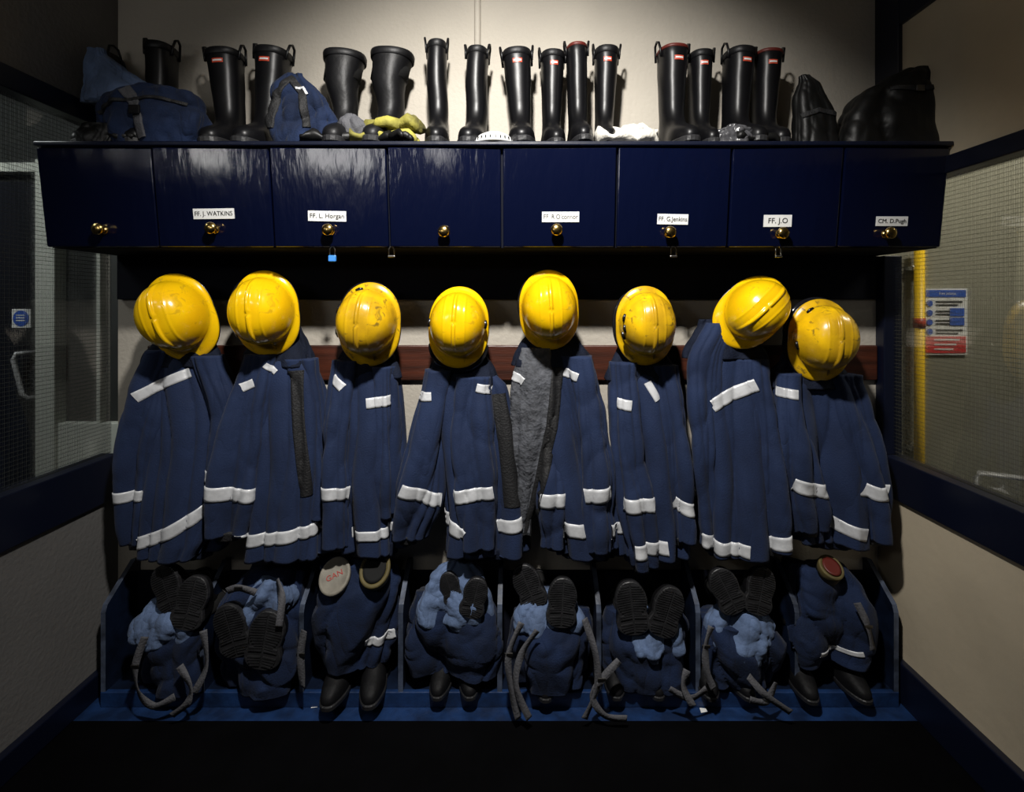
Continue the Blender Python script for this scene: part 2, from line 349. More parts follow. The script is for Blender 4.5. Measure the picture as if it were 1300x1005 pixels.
# ---------------------------------------------------------------- coat rail
zr0=W(0,482,2.04).z; zr1=W(0,438,2.04).z
rail=thing('coat_rail',(-.05,2.04,zr0),'long red-brown varnished wooden coat rail with hooks','coat rail')
mb=MB(); mb.box((-1.50,2.028,zr0),(1.44,2.05,zr1)); mb.build('rail_board','wood',rail,smooth=False,bevel=.005)
HX=[222,338,462,582,697,818,950,1042]
for x in HX:
    X=(x-CX)*1.93/F
    mb=MB(); mb.box((X-.014,2.021,zr0+.03),(X+.014,2.029,zr1-.02)); 
    mb.tube([(X,2.02,zr0+.09),(X,1.985,zr0+.088),(X,1.955,zr0+.10),(X,1.945,zr0+.13),(X,1.948,zr0+.16)],[.006]*4+[.009],10)
    mb.tube([(X,2.02,zr0+.05),(X,2.0,zr0+.038),(X,1.988,zr0+.045),(X,1.984,zr0+.06)],[.005]*3+[.007],10)
    mb.build('coat_hook','steel',rail)
# ---------------------------------------------------------------- cloth lofts
def catm(a,b,c,d,t): return .5*((2*b)+(-a+c)*t+(2*a-5*b+4*c-d)*t*t+(-a+3*b-3*c+d)*t**3)
class Cloth:
    def __init__(s,rows,D,yc,seed,amp=.010,wr=.010,wf=9,ns=(5,9,14),nz=64,nt=88,zs=.45,e=.85,dy=0,hem=0,wob=1.6,sharp=.6,ymax=9,xlim=None,ylim=1.868,h2=.45):
        s.r=[(tuple(q)+(0,)*(5-len(q))) for q in rows]; s.r=[q[:4]+(q[4]+dy,) for q in s.r]
        s.k=D/F;s.yc=yc;s.amp=amp;s.wr=wr;s.wf=wf;s.nz=nz;s.nt=nt;s.zs=zs;s.e=e;s.hem=hem;s.wob=wob;s.sharp=sharp;s.ymax=ymax;s.xlim=xlim;s.ylim=ylim;s.h2=h2
        rn=random.Random(seed); s.ph=[(q,rn.uniform(0,6.3),rn.uniform(-2.5,2.5),rn.uniform(.6,1)/math.sqrt(q/4)) for q in ns]
        s.so=Vector((rn.uniform(-50,50),rn.uniform(-50,50),rn.uniform(-50,50))); s.sh=rn.uniform(-.6,.6); s.hp=rn.uniform(0,6.3)
    def it(s,y):
        r=s.r; y=max(r[0][0],min(r[-1][0],y))
        for i in range(len(r)-1):
            if y<=r[i+1][0]: break
        a=r[max(i-1,0)];b=r[i];c=r[i+1];d=r[min(i+2,len(r)-1)]; t=(y-b[0])/(c[0]-b[0])
        o=[catm(a[q],b[q],c[q],d[q],t) for q in range(1,5)]
        lo=min(b[2],c[2])*.8; o[1]=max(o[1],lo); return o
    def P(s,py,th,off=0):
        xc,hw,hd,dy=s.it(py)
        k=s.k; c,sn=math.cos(th),math.sin(th)
        cc=math.copysign(abs(c)**s.e,c); ss=math.copysign(abs(sn)**s.e,sn)
        x=(xc-CX)*k+hw*k*cc; y=s.yc+dy-hd*ss; z=H-(py-CY)*k
        nx,ny=cc/(hw*k),-ss/hd; L=math.hypot(nx,ny) or 1; nx/=L;ny/=L
        t=(py-s.r[0][0])/(s.r[-1][0]-s.r[0][0])
        d=0
        wob=s.wob*noise.noise(Vector((z*4,0,0))+s.so)
        for q,p,dr,w in s.ph: d+=w*(2*abs(math.sin(.5*(q*th+p+dr*t*1.5+wob)))**s.sharp-1.35)
        d*=s.amp*(.45+.55*t)
        pv=Vector((x*s.wf,y*s.wf,(z+x*s.sh)*s.wf*s.zs))+s.so
        nv=noise.noise(pv); n2=noise.noise(pv*2.3)
        d+=s.wr*((2.6*abs(nv)**.8-.7)*.8+(2*abs(n2)-.5)*s.h2)
        d=max(-min(hd,hw*k)*.7,min(d,.03))
        d+=off
        z-=s.hem*t*t*(math.sin(th+s.hp)*.6+.5*math.sin(3*th+s.hp*2))
        X=x+nx*d; Y=min(y+ny*d,s.ymax)
        if s.xlim and Y>s.ylim: X=max(s.xlim[0],min(s.xlim[1],X))
        return Vector((X,Y,z))
    def th(s,x,py):
        v=s.it(py); u=max(-.985,min(.985,(x-v[0])/v[1])); return math.acos(math.copysign(abs(u)**(1/s.e),u))
    def proj(s,x,py,off): return s.P(py,s.th(x,py),off)
    def inside(s,x,py):
        if py<s.r[0][0] or py>s.r[-1][0]: return False
        v=s.it(py); return abs(x-v[0])<v[1]*.97
    def mesh(s,mb,mi=0,y0=None,y1=None,off=0):
        y0=s.r[0][0] if y0 is None else y0; y1=s.r[-1][0] if y1 is None else y1
        rows=[[s.P(y0+(y1-y0)*i/s.nz,2*pi*j/s.nt,off) for j in range(s.nt)] for i in range(s.nz+1)]
        mb.grid(rows,mi,True,True,True)
    def strip(s,mb,path,w,off=.0035,mi=0,others=()):
        q=[]
        for i in range(len(path)-1):
            a=Vector(path[i]);b=Vector(path[i+1]); m=max(6,int((b-a).length/1.4))
            for k in range(m): q.append(a.lerp(b,k/m))
        q.append(Vector(path[-1])); rows=[]
        for i,p in enumerate(q):
            t=(q[min(i+1,len(q)-1)]-q[max(i-1,0)]).normalized(); nn=Vector((-t.y,t.x))
            row=[]
            for e in (-.5,-.49,-.3,-.1,.1,.3,.49,.5):
                pp=p+nn*w*e; o_=off if abs(e)<.495 else -.001
                best=s.proj(pp.x,pp.y,o_)
                for o in others:
                    if o is not s and o.inside(pp.x,pp.y):
                        c=o.proj(pp.x,pp.y,o_)
                        if c.y<best.y: best=c
                row.append(best)
            rows.append(row)
        mb.grid(rows,mi)
def coat(label,body,sl,sr,bands,zips=[],seed=0,D=1.86,yc=1.915,extra=None,mats='cloth',collar=None):
    X=(body[-1][1]-CX)*D/F; Z=H-(body[-1][0]-CY)*D/F
    e=thing('firefighter_coat',(X,yc,Z),label,'coat','hanging firefighter coats')
    C={}
    YM=2.018
    C['b']=Cloth(body,D,yc,seed,.028,.006,5,(3,5,8),nz=90,nt=180,hem=.010,wob=.8,sharp=.6,zs=.3,ymax=YM,h2=.25)
    mb=MB(); C['b'].mesh(mb); mb.build('coat_body',mats,e)
    for key,rows,nm in (('l',sl,1),('r',sr,2)):
        if rows:
            C[key]=Cloth(rows,D,yc,seed*7+nm,.015,.009,8,(2,3,5),80,84,dy=-.028,wob=1.0,sharp=.6,zs=.6,ymax=YM,h2=.3)
            mb=MB(); C[key].mesh(mb); mb.build('sleeve',mats,e)
            v=C[key].r[-1]
            ck=Cloth([(v[0]-4,v[1],v[2]*.7,v[3]*.7,v[4]),(v[0]+7,v[1],v[2]*.6,v[3]*.6,v[4])],D,yc,seed+99,.002,.003,20,(4,7),6,32)
            mb=MB(); ck.mesh(mb); mb.build('knitted_cuff','black',e)
    if extra:
        for key,rows,mm,nm in extra:
            C[key]=Cloth(rows,D,yc,seed*5+3,.010,.008,12,(3,6,9),56,56,ymax=YM); mb=MB(); C[key].mesh(mb); mb.build(nm,mm,e)
    v=C['b'].r[-1]
    ck=Cloth([(v[0]-8,v[1],v[2]*.82,v[3]*.65,v[4]),(v[0]+7,v[1]+3,v[2]*.76,v[3]*.6,v[4])],D,yc,seed+9,.006,.006,12,(4,7,11),6,60)
    mb=MB(); ck.mesh(mb); mb.build('hem_lining','cloth2',e)
    for key,path,w in bands:
        mb=MB(); C[key].strip(mb,path,w-1,.0028,others=list(C.values()) if key=='b' else ()); mb.build('reflective_band','reflect',e)
    for key,path,w in zips:
        mb=MB(); C[key].strip(mb,path,w,.004,others=list(C.values())); mb.build('zip_placket','black',e)
    b0=body[0]
    ck=Cloth([(b0[0]-24,b0[1],b0[2]*1.0,.030,.01),(b0[0]-8,b0[1],b0[2]*1.35,.038,.01),(b0[0]+12,b0[1],b0[2]*1.8,.050,.0),(b0[0]+26,b0[1],b0[2]*1.95,.052,-.005)],D,yc,seed+5,.012,.010,12,(3,5,8),28,72,ymax=YM)
    mb=MB(); ck.mesh(mb); mb.build('collar','cloth2',e)
    mb=MB(); c=ck.P(b0[0]-22,pi*1.5); hx=c.x
    z=c.z; mb.ribbon([(hx-.012,yc,z-.02),(hx-.006,1.95,z+.01),(hx+.006,1.95,z+.01),(hx+.012,yc,z-.02)],.01,Vector((0,0,1))); mb.build('hanging_loop','black',e)
    return e
coat('navy coat hanging twisted with long slanted silver hem band',
 [(440,222,26,.035,.02),(465,228,46,.055),(510,240,54,.075),(580,238,48,.085),(640,232,50,.09),(685,228,50,.09),(706,222,44,.085)],
 [(445,200,18,.04),(490,190,22,.05,-.01),(570,177,25,.05,-.02),(640,170,19,.045,-.01),(692,168,14,.04)],
 [(452,258,20,.045),(510,280,18,.055,.0),(570,280,15,.05,.01),(625,273,11,.04,.01)],
 [('b',[(179,689),(225,668),(273,639)],16),('b',[(184,502),(205,489),(242,472)],14),('l',[(152,628),(187,627)],15),('r',[(264,600),(286,607)],15)],seed=11)
coat('navy coat with open black zip edge and silver hem band',
 [(440,345,24,.035,.02),(468,350,40,.055),(520,360,46,.07),(600,364,44,.085),(670,362,48,.09),(707,360,50,.09)],
 [(450,332,18,.045,-.01),(510,319,23,.05,-.025),(570,306,29,.055,-.035),(630,299,27,.055,-.035),(676,292,21,.045,-.03)],
 [(456,376,16,.04,.01),(520,392,13,.045,.02),(600,398,13,.045,.02),(660,398,11,.04,.02)],
 [('b',[(306,681),(350,678),(410,667)],17),('l',[(276,618),(302,621),(330,624)],19),('l',[(314,490),(328,484)],12),('b',[(340,462),(352,472)],8)],
 [('b',[(376,470),(382,540),(392,625)],14)],seed=22)
coat('narrow navy coat folded close with chest and sleeve bands',
 [(455,458,22,.035,.02),(480,462,36,.055),(540,464,38,.075),(600,463,40,.085),(660,464,40,.085),(702,466,38,.08)],
 [(458,438,16,.04),(505,433,17,.05,-.02),(570,429,17,.05,-.03),(630,430,18,.05,-.03),(690,429,16,.045,-.02)],
 [(466,484,14,.04),(530,488,12,.05,-.01),(600,490,12,.05,-.01),(655,489,10,.04)],
 [('b',[(468,510),(498,507)],14),('l',[(425,478),(439,490)],12),('l',[(413,619),(446,621)],17),('b',[(448,676),(502,672)],14)],
 [('b',[(452,630),(456,700)],6)],seed=33)
coat('navy coat with spread sleeves and black zip flap',
 [(464,585,26,.035,.02),(490,590,48,.055),(540,598,50,.075),(600,606,48,.085),(660,614,48,.09),(706,614,50,.085)],
 [(470,557,18,.045),(520,547,21,.05,-.02),(580,538,24,.055,-.03),(640,531,25,.055,-.03),(682,518,19,.045,-.02)],
 [(478,602,18,.045,-.02),(530,600,23,.05,-.035),(580,601,24,.055,-.045),(640,604,24,.055,-.045),(690,606,18,.045,-.04)],
 [('l',[(518,614),(540,622),(560,633)],18),('r',[(580,624),(600,620),(623,617)],18),('b',[(555,656),(575,664),(592,672)],18),('b',[(634,668),(650,664),(660,661)],18),('b',[(606,490),(624,494)],12),('l',[(530,502),(550,501)],12)],
 [('b',[(630,500),(640,560),(648,640)],14)],seed=44)
coat('navy coat turned open showing grey quilted lining',
 [(440,700,26,.035,.02),(466,706,44,.055),(520,718,44,.075),(600,730,44,.085),(660,742,42,.09),(706,746,42,.085)],
 [(560,702,14,.04,-.01),(600,702,17,.05,-.03),(650,703,18,.05,-.03),(690,704,15,.045,-.02)],
 [(452,733,18,.045,-.01),(520,746,19,.05,-.025),(580,754,20,.055,-.035),(640,758,20,.055,-.035),(694,763,17,.045,-.03)],
 [('l',[(688,627),(717,628)],19),('r',[(742,622),(770,617)],19),('b',[(714,667),(743,668)],19),('b',[(772,668),(784,669)],17),('b',[(716,472),(732,478)],12),('g',[(652,476),(664,484)],12)],
 [('g',[(708,466),(700,540),(684,620),(672,680)],16)],seed=55,
 extra=[('g',[(442,680,18,.04,-.02),(490,679,28,.045,-.035),(550,677,26,.045,-.04),(610,671,18,.04,-.035),(680,664,10,.03,-.02)],'greylin','quilted_lining')])
coat('slim navy coat with hem band and folded sleeves',
 [(458,816,24,.035,.02),(482,818,38,.055),(540,822,38,.075),(600,828,36,.085),(660,834,36,.085),(706,836,34,.08)],
 [(460,792,15,.04),(520,792,15,.05,-.02),(580,795,17,.05,-.03),(640,803,18,.05,-.03),(700,812,16,.045,-.03),(718,814,14,.04,-.02)],
 [(464,845,15,.045),(530,852,14,.05,-.02),(590,857,16,.05,-.03),(650,861,14,.045,-.02),(684,863,11,.04,-.02)],
 [('l',[(781,509),(797,512)],14),('b',[(820,484),(832,506)],10),('l',[(788,634),(818,634)],19),('r',[(850,634),(873,643)],17),('b',[(804,692),(842,688)],19)],
 [],seed=66)
coat('navy coat hung by shoulder with slanted silver chest band',
 [(430,925,26,.04,.02),(460,930,44,.055),(520,936,48,.075),(590,942,44,.085),(650,946,46,.09),(704,948,48,.085)],
 [(410,918,14,.04,.01),(450,898,19,.045),(510,893,18,.05,-.01),(580,897,14,.05,-.01),(640,903,14,.045),(694,907,14,.04)],
 [(456,956,18,.045),(530,963,16,.05,-.02),(590,969,19,.055,-.03),(650,974,21,.055,-.03),(694,977,19,.045,-.03)],
 [('b',[(903,514),(925,500),(956,487)],17),('b',[(892,682),(915,691),(944,692)],18),('r',[(960,686),(980,682),(995,679)],18)],
 [],seed=77)
coat('navy coat with broad sleeve bands and dangling cuffs',
 [(468,1040,28,.035,.02),(490,1042,50,.055),(550,1046,50,.075),(610,1052,46,.085),(660,1058,44,.085),(692,1062,40,.08)],
 [(474,1008,18,.045),(530,1003,19,.05,-.02),(590,1011,24,.055,-.03),(640,1021,26,.05,-.03),(672,1026,21,.045,-.02)],
 [(476,1076,18,.045),(530,1086,19,.05,-.02),(590,1097,21,.055,-.03),(640,1105,21,.055,-.03),(682,1109,16,.045,-.02)],
 [('l',[(986,496),(1006,499)],13),('l',[(998,609),(1020,615),(1044,620)],18),('r',[(1086,615),(1100,619),(1118,618)],18),('b',[(1052,662),(1066,668),(1086,672)],17)],
 [],seed=88)
# ---------------------------------------------------------------- helmets
def helmet(px,py,rot,tilt,scale,label,visor=(200,340),clips=(),yaw=0,m='yellow',d=1.84):
    c=W(px,py,d)
    e=thing('firefighter_helmet',c,label,'helmet','yellow helmets on the coat hooks')
    base=Matrix(((-1,0,0,0),(0,0,-1,0),(0,-1,0,0),(0,0,0,1)))
    R=Matrix.Rotation(math.radians(rot),4,'Y')@Matrix.Rotation(math.radians(yaw),4,'Z')@Matrix.Rotation(math.radians(tilt),4,'X')@base@Matrix.Scale(scale,4)
    e.matrix_world=Matrix.Translation(c)@R
    e['_o']=[0,0,0]
    A,B,Hh=.112,.130,.155
    def rim(a): return Vector((A*math.cos(a),B*math.sin(a),0))
    mb=MB(); rows=[]; NT=200; NR=64
    def dome(a,t):
        r=math.cos(t)**.70; p=rim(a)*r; z=Hh*math.sin(t)**.98
        fade=min(1,(math.sin(t)*1.6))
        fr=min(1,max(0,(B*1.0-abs(p.y))/.045))
        dz=.0075*math.exp(-(p.x/.0065)**4)*fade*fr
        for sx in (-.040,.040): dz+=.0018*math.exp(-((p.x-sx-(-.12*sx)*(p.y/.13)**2)/.004)**2)*fade*fr
        nrm=Vector((p.x/A**2,p.y/B**2,z/Hh**2)).normalized() if (abs(p.x)+abs(p.y)+z)>1e-6 else Vector((0,0,1))
        return Vector((p.x,p.y,z))+nrm*dz
    for i in range(NR): 
        t=(pi/2)*(i/NR)
        rows.append([dome(2*pi*j/NT,t) for j in range(NT)])
    mb.grid(rows,0,True,False,True)
    mb.build('helmet_shell',m,e)
    def ext(a):
        f=max(0,math.sin(a)); b=max(0,-math.sin(a)); return .010+.040*f**1.6+.014*b**1.5
    rows=[]
    for u,dz in ((-.02,.012),(0,.004),(.25,-.001),(.5,-.004),(.75,-.007),(.95,-.010),(1.0,-.013),(1.0,-.017),(.9,-.018),(.5,-.010),(0,-.004),(-.03,0)):
        row=[]
        for j in range(NT):
            a=2*pi*j/NT; p=rim(a); nn=Vector((p.x/A**2,p.y/B**2,0)).normalized()
            q=p+nn*ext(a)*u; q.z=dz*(1+.5*max(0,math.sin(a))); row.append(q)
        rows.append(row)
    mb=MB(); mb.grid(rows,0,True); mb.build('helmet_brim',m,e)
    mb=MB(); pts=[]
    for j in range(NT+1):
        a=2*pi*j/NT; p=rim(a); nn=Vector((p.x/A**2,p.y/B**2,0)).normalized(); q=p+nn*(ext(a)*.94); q.z=-.020*(1+.5*max(0,math.sin(a))); pts.append(q)
    mb.tube(pts,.0028,6); mb.build('brim_edging','blackplastic',e)
    mb=MB(); rows=[[Vector((.9*A*math.cos(2*pi*j/40)*s_,.9*B*math.sin(2*pi*j/40)*s_,z)) for j in range(40)] for s_,z in ((.95,-.03),(.97,0),(.9,.05),(.6,.09))]
    mb.grid(rows,0,True,False,True); mb.build('inner_harness','blackplastic',e)
    if visor:
        a0,a1=[math.radians(q) for q in visor[:2]]; vw=visor[2] if len(visor)>2 else .012
        rows=[]
        for u,dz in ((0,-.026),(.3,-.024),(1.0,-.028),(1.25,-.034),(1.25,-.037),(1.0,-.033),(.3,-.030)):
            row=[]
            for j in range(41):
                a=a0+(a1-a0)*j/40; w=math.sin(pi*j/40)**.35; p=rim(a); nn=Vector((p.x/A**2,p.y/B**2,0)).normalized()
                q=p+nn*(ext(a)*.8+vw*u*w); q.z=dz; row.append(q)
            rows.append(row)
        mb=MB(); mb.grid(rows+[rows[0]],0); mb.build('visor','visor',e)
    for ca,t0 in clips:
        a=math.radians(ca)
        P3=[dome(a-.13,t0),dome(a,t0),dome(a+.13,t0)]
        P3=[p+p.normalized()*.002 for p in P3]
        mb=MB(); mb.tube(P3,[.006,.009,.006],10,0,.5); mb.build('visor_clip','blackplastic',e)
    mb=MB(); mb.ribbon([(-.09,-.03,-.02),(-.04,-.08,-.05),(0,-.10,-.06),(.04,-.08,-.05),(.09,-.03,-.02)],.016,Vector((0,0,1))); mb.build('chin_strap','black',e)
    return e
helmet(226,399,-16,6,.98,'scuffed yellow helmet with tilted peak over first coat',None,(),yaw=6)
helmet(336,394,-3,4,.95,'glossy yellow helmet with dark visor along one side',(-55,55,.020),(),yaw=6)
helmet(468,408,4,2,.93,'grimy yellow helmet with black visor clips and strap',(-110,30,.012),((-20,.3),(-75,.3),(22,.3)),m='yellowold')
helmet(582,411,2,-4,.90,'yellow helmet with smoked visor below the peak',(30,150,.026),((0,.25),(180,.25)))
helmet(697,390,-3,4,.89,'clean bright yellow helmet hanging above grey lining',(-60,20,.008),())
helmet(820,410,-2,2,.88,'worn yellow helmet with chipped black side clip',(-60,50,.010),((-14,.45),(6,.5),(20,.3)),m='yellowold')
helmet(958,393,46,2,.90,'yellow helmet tipped diagonally with peak outward',(120,200,.008),(),yaw=-8)
helmet(1043,428,2,0,.91,'yellow helmet with black goggle band round its rim',(-120,90,.014),((-55,.25),(15,.25)),m='yellowold',yaw=-6)
# ---------------------------------------------------------------- boots
def bootparts(Hb=.39,wide=1.0,loops=True,label=True,dull=False,slouch=0,tread=True,rim='rubberdull',matl=None):
    SL=[(0.008,.190,.060,.044),(.014,.198,.066,.048),(.03,.203,.068,.050),(.042,.202,.068,.050),(.055,.193,.067,.049),(.065,.178,.066,.048),(.075,.158,.065,.046),(.085,.135,.063,.044),(.095,.113,.062,.042),(.107,.094,.060,.040),(.12,.080,.058,.040),(.14,.068,.057,.040),(.168,.061,.058,.041)]
    for q in range(1,9):
        t=q/8; z=.168+(Hb-.168)*t; SL.append((z,.061+.006*t*wide,.058+.012*t*wide,(.041+.012*t)*(1+(wide-1)*t)))
    N=40
    def ring(z,f,b,w,ins=0):
        r=[]
        for j in range(N):
            a=2*pi*j/N; c,s_=math.cos(a),math.sin(a)
            foot=max(0,min(1,(f-.07)/.1))
            y=-(f-ins)*abs(c)**(.85) if c>0 else (b-ins)*abs(c)**.9
            x=(w-ins)*math.copysign(abs(s_)**(.85-.12*foot),s_)
            if c>0: 
                yy=-y; x*=1-foot*.16*math.exp(-((yy-.045)/.03)**2)
                x*=1+foot*.06*math.exp(-((yy-.13)/.04)**2)
            t=max(0,(z-.12)/max(.05,(Hb-.12))) 
            sl=slouch*math.sin(t*pi*2.5)*.010
            wv=.0025*math.sin(z*60+a*2)*t + (.004*math.sin(a*3+z*25)*t if wide>1.1 else 0)
            r.append(Vector((x*(1+wv*8)+sl, y*(1+wv*8)+sl*.6, z)))
        return r
    rows=[ring(*q) for q in SL]
    l=SL[-1]
    rows+= [ring(l[0]+.003,l[1],l[2],l[3],.002),ring(l[0],l[1],l[2],l[3],.005),ring(l[0]-.04,l[1],l[2],l[3],.007),ring(l[0]-.09,l[1],l[2],l[3],.010)]
    mb=MB(); mb.grid(rows[:len(SL)+2],0,True,True,False); mb.grid(rows[len(SL)+1:],1,True,False,True)
    out=[('boot_upper',mb,[matl or ('rubberdull' if dull else 'rubber'),'dark'])]
    rz=.008 if rim=='redrim' else .022
    mb=MB(); mb.grid([ring(l[0]-rz,l[1]-.0005,l[2]-.0005,l[3]-.0005,0),ring(l[0]-rz+.002,l[1],l[2],l[3],-.0025),ring(l[0]-.002,l[1],l[2],l[3],-.0025),ring(l[0]+.004,l[1],l[2],l[3],0)],0,True)
    out.append(('boot_rim',mb,[rim]))
    mb=MB(); 
    def sr(z,g): 
        q=SL[2]; return [Vector((p.x*(1+g/.05),p.y*(1+g/.2),z)) for p in ring(z,q[1],q[2],q[3])]
    mb.grid([sr(.006,-.001),sr(.008,.003),sr(.022,.004),sr(.026,.001)],0,True,True,True)
    if tread:
        def halfw(y): 
            if y<-.04: return max(.006,.049*(1-abs((y+.12)/.092)**2.6*.75))
            return max(.006,.044*(1-max(0,(y-.0)/.075)**2.5))
        ys=[-.187+.0125*q for q in range(14)]+[.006+.0125*q for q in range(4)]
        for y in ys:
            h=halfw(y)*.92
            for sgn in (-1,1):
                vs=[(sgn*.003,y-.003,0),(sgn*h,y+.003,0),(sgn*h,y+.010,0),(sgn*.003,y+.004,0)]
                T=[Vector((a,b,.007)) for a,b,_ in vs]; Bm=[Vector((a,b,.0015)) for a,b,_ in vs]
                mb.add(T+Bm,[(4,5,6,7),(0,1,5,4),(1,2,6,5),(2,3,7,6),(3,0,4,7)],0)
    out.append(('boot_sole',mb,['sole']))
    if loops:
        for sgn in (-1,1):
            mb=MB(); w=l[3]+.001
            mb.tube([(sgn*w,-.026,Hb-.03),(sgn*(w+.002),-.025,Hb),(sgn*(w+.006),-.018,Hb+.024),(sgn*(w+.007),0,Hb+.033),(sgn*(w+.006),.018,Hb+.024),(sgn*(w+.002),.025,Hb),(sgn*w,.026,Hb-.03)],.0045,8)
            out.append(('pull_loop',mb,['rubber']))
    if label:
        mb=MB()
        def lab(w,z0,z1,off,mi):
            rr=[]
            for z in (z0,z1):
                row=[]
                for k in range(9):
                    x=-w+2*w*k/8; c=(1-(abs(x)/l[3])**(2))**.5; row.append(Vector((x,-(l[1]*c**.85)-off,z)))
                rr.append(row)
            mb.grid(rr,mi)
        lab(.017,Hb-.056,Hb-.040,.0015,0); lab(.014,Hb-.051,Hb-.045,.0025,1)
        out.append(('boot_label',mb,['labelred','labelwhite']))
    return out
PROT={}
def getproto(key,**kw):
    if key not in PROT:
        PROT[key]=[]
        for nm,mb,ms in bootparts(**kw):
            me=bpy.data.meshes.new(nm); me.from_pydata(mb.v,[],mb.f)
            for m in ms: me.materials.append(M[m])
            for p,mi in zip(me.polygons,mb.m): p.material_index=mi; p.use_smooth=(nm!='boot_sole')
            me.update(); PROT[key].append((nm,me))
    return PROT[key]
V={'loop':dict(),'loopred':dict(rim='redrim'),'plain':dict(loops=False,label=False,wide=1.35,dull=True,slouch=.5,Hb=.37),'narrow':dict(wide=.75,slouch=.25,label=False,Hb=.40),'nl':dict(label=False,wide=.85),'nlred':dict(label=False,wide=.85,rim='redrim'),
   'short':dict(Hb=.20,loops=False,label=False,dull=True),'mid':dict(Hb=.26,loops=False,label=False,dull=True,tread=False,matl='rubbermatt')}
def boot(key,loc,rot,scale,label,group):
    e=thing('wellington_boot',loc,label,'boot',group)
    e.rotation_euler=rot; e.scale=scale if isinstance(scale,tuple) else (scale,)*3
    for nm,me in getproto(key,**V[key]):
        o=bpy.data.objects.new(nm,me); COL.objects.link(o); o.parent=e
    return e
G='boots on top of the cabinet'
zt=ZT+.001
def sb(px,key,top,rz=0,ry=0,y=1.915,sx=1.0,label='black rubber wellington boot with pull loops and small label'):
    d=y; x=(px-CX)*d/F; ztop=H-(top-CY)*(d-.05)/F; hh=V[key].get('Hb',.39)
    s=(ztop-zt)/hh
    return boot(key,(x,y,zt),(0,math.radians(ry),math.radians(rz)),(sx,1.0,s),label,G)
sb(206,'nl',54,8,0,1.93,1.05,'black rubber boot standing behind navy kit bag')
sb(165,'nl',58,-10,-16,1.95,1.0,'black rubber boot leaning behind navy kit bag')
sb(298,'loop',62,4,-5,1.92,1.15); sb(341,'loop',60,-2,3,1.92,1.15)
pl='wide black boot with soft slouched shaft and no loops'
sb(438,'plain',64,6,-1,1.91,1.05,pl); sb(494,'plain',62,-5,1,1.91,1.07,pl)
nl='slim black rubber boot with tall ear-like pull loops'
sb(557,'narrow',52,6,-1,1.92,.92,nl); sb(604,'narrow',60,-4,1,1.92,.98,nl)
sb(663,'loop',62,0,-3,1.91,1.02); sb(699,'loop',65,3,1,1.935,.86)
sb(734,'nlred',56,0,-1,1.90,.86,'black rubber boot with scuffed shaft and red rim'); sb(765,'loop',60,-4,2,1.93,.86)
sb(851,'loopred',58,6,1,1.91,1.0,'black rubber boot with red rim and pull loops'); sb(886,'loop',65,-4,1,1.935,.84)
sb(929,'loop',60,6,4,1.91,.98); sb(966,'loopred',64,-4,3,1.93,.95,'black rubber boot with red rim and pull loops')
# ---------------------------------------------------------------- shelf clutter
def clothobj(name,label,cat,rows,D,yc,m,seed,amp=.008,wr=.02,wf=14,zs=.9,part=None,e_=.85):
    X=(rows[-1][1]-CX)*D/F; Z=H-(rows[-1][0]-CY)*D/F
    e=thing(name,(X,yc,Z),label,cat)
    c=Cloth(rows,D,yc,seed,amp,wr,wf,(3,5,8),72,110,zs,e_)
    mb=MB(); c.mesh(mb); mb.build(part or name+'_body',m,e)
    return e,c
def py(z,D): return CY-(z-H)*F/D
D=1.82; pb=py(zt,D)
e,c=clothobj('kit_bag','crumpled navy fabric kit bag with buckled webbing strap','bag',[(110,190,22,.03),(120,195,52,.06),(140,196,64,.075),(162,198,66,.08),(pb,200,60,.075)],D,1.815,'clothb',5,.008,.018,9)
mb=MB(); c.strip(mb,[(178,122),(192,140),(200,165),(203,185)],12,.006); mb.build('webbing_strap','strap',e)
mb=MB(); p=c.proj(197,152,.012); mb.box(p+Vector((-.02,-.004,-.016)),p+Vector((.02,.004,.016))); mb.build('strap_buckle','blackplastic',e,smooth=False,bevel=.004)
mb=MB(); c.strip(mb,[(140,150),(170,140),(215,134),(250,140)],4,.007); mb.build('bag_piping','black',e)
e,c=clothobj('folded_lining','pale blue folded cloth hanging over navy kit bag','cloth',[(64,126,10,.02),(80,130,18,.03),(100,145,32,.04),(118,156,46,.045),(132,156,46,.045)],1.86,1.85,'lining',8,.008,.012,9)
e,c=clothobj('leather_glove','black leather work glove lying on the shelf','glove',[(160,128,16,.02),(170,126,24,.03),(py(zt,1.76),126,20,.03)],1.76,1.745,'leather',9,.004,.008,part='glove_palm')
for q in range(3):
    mb=MB(); a=W(135+q*9,172,1.75); mb.tube([a,a+Vector((.035,-.012,.0)),a+Vector((.06,-.02,-.012))],[.013,.012,.009],10); mb.build('glove_finger','leather',e)
e,c=clothobj('folded_overtrousers','dark navy crumpled cloth with black trim piled between boots','clothing',[(96,374,12,.02),(112,376,26,.04),(135,384,36,.05),(160,388,40,.06),(py(zt,1.82),390,40,.06)],1.82,1.81,'clothb',12,.010,.018,9)
mb=MB(); c.strip(mb,[(356,170),(360,130),(375,104),(392,125),(400,170)],9,.005,0); mb.build('cloth_trim','black',e)
mb=MB(); c.strip(mb,[(384,120),(392,118),(398,128)],3,.007,0); mb.build('tag','reflect',e)
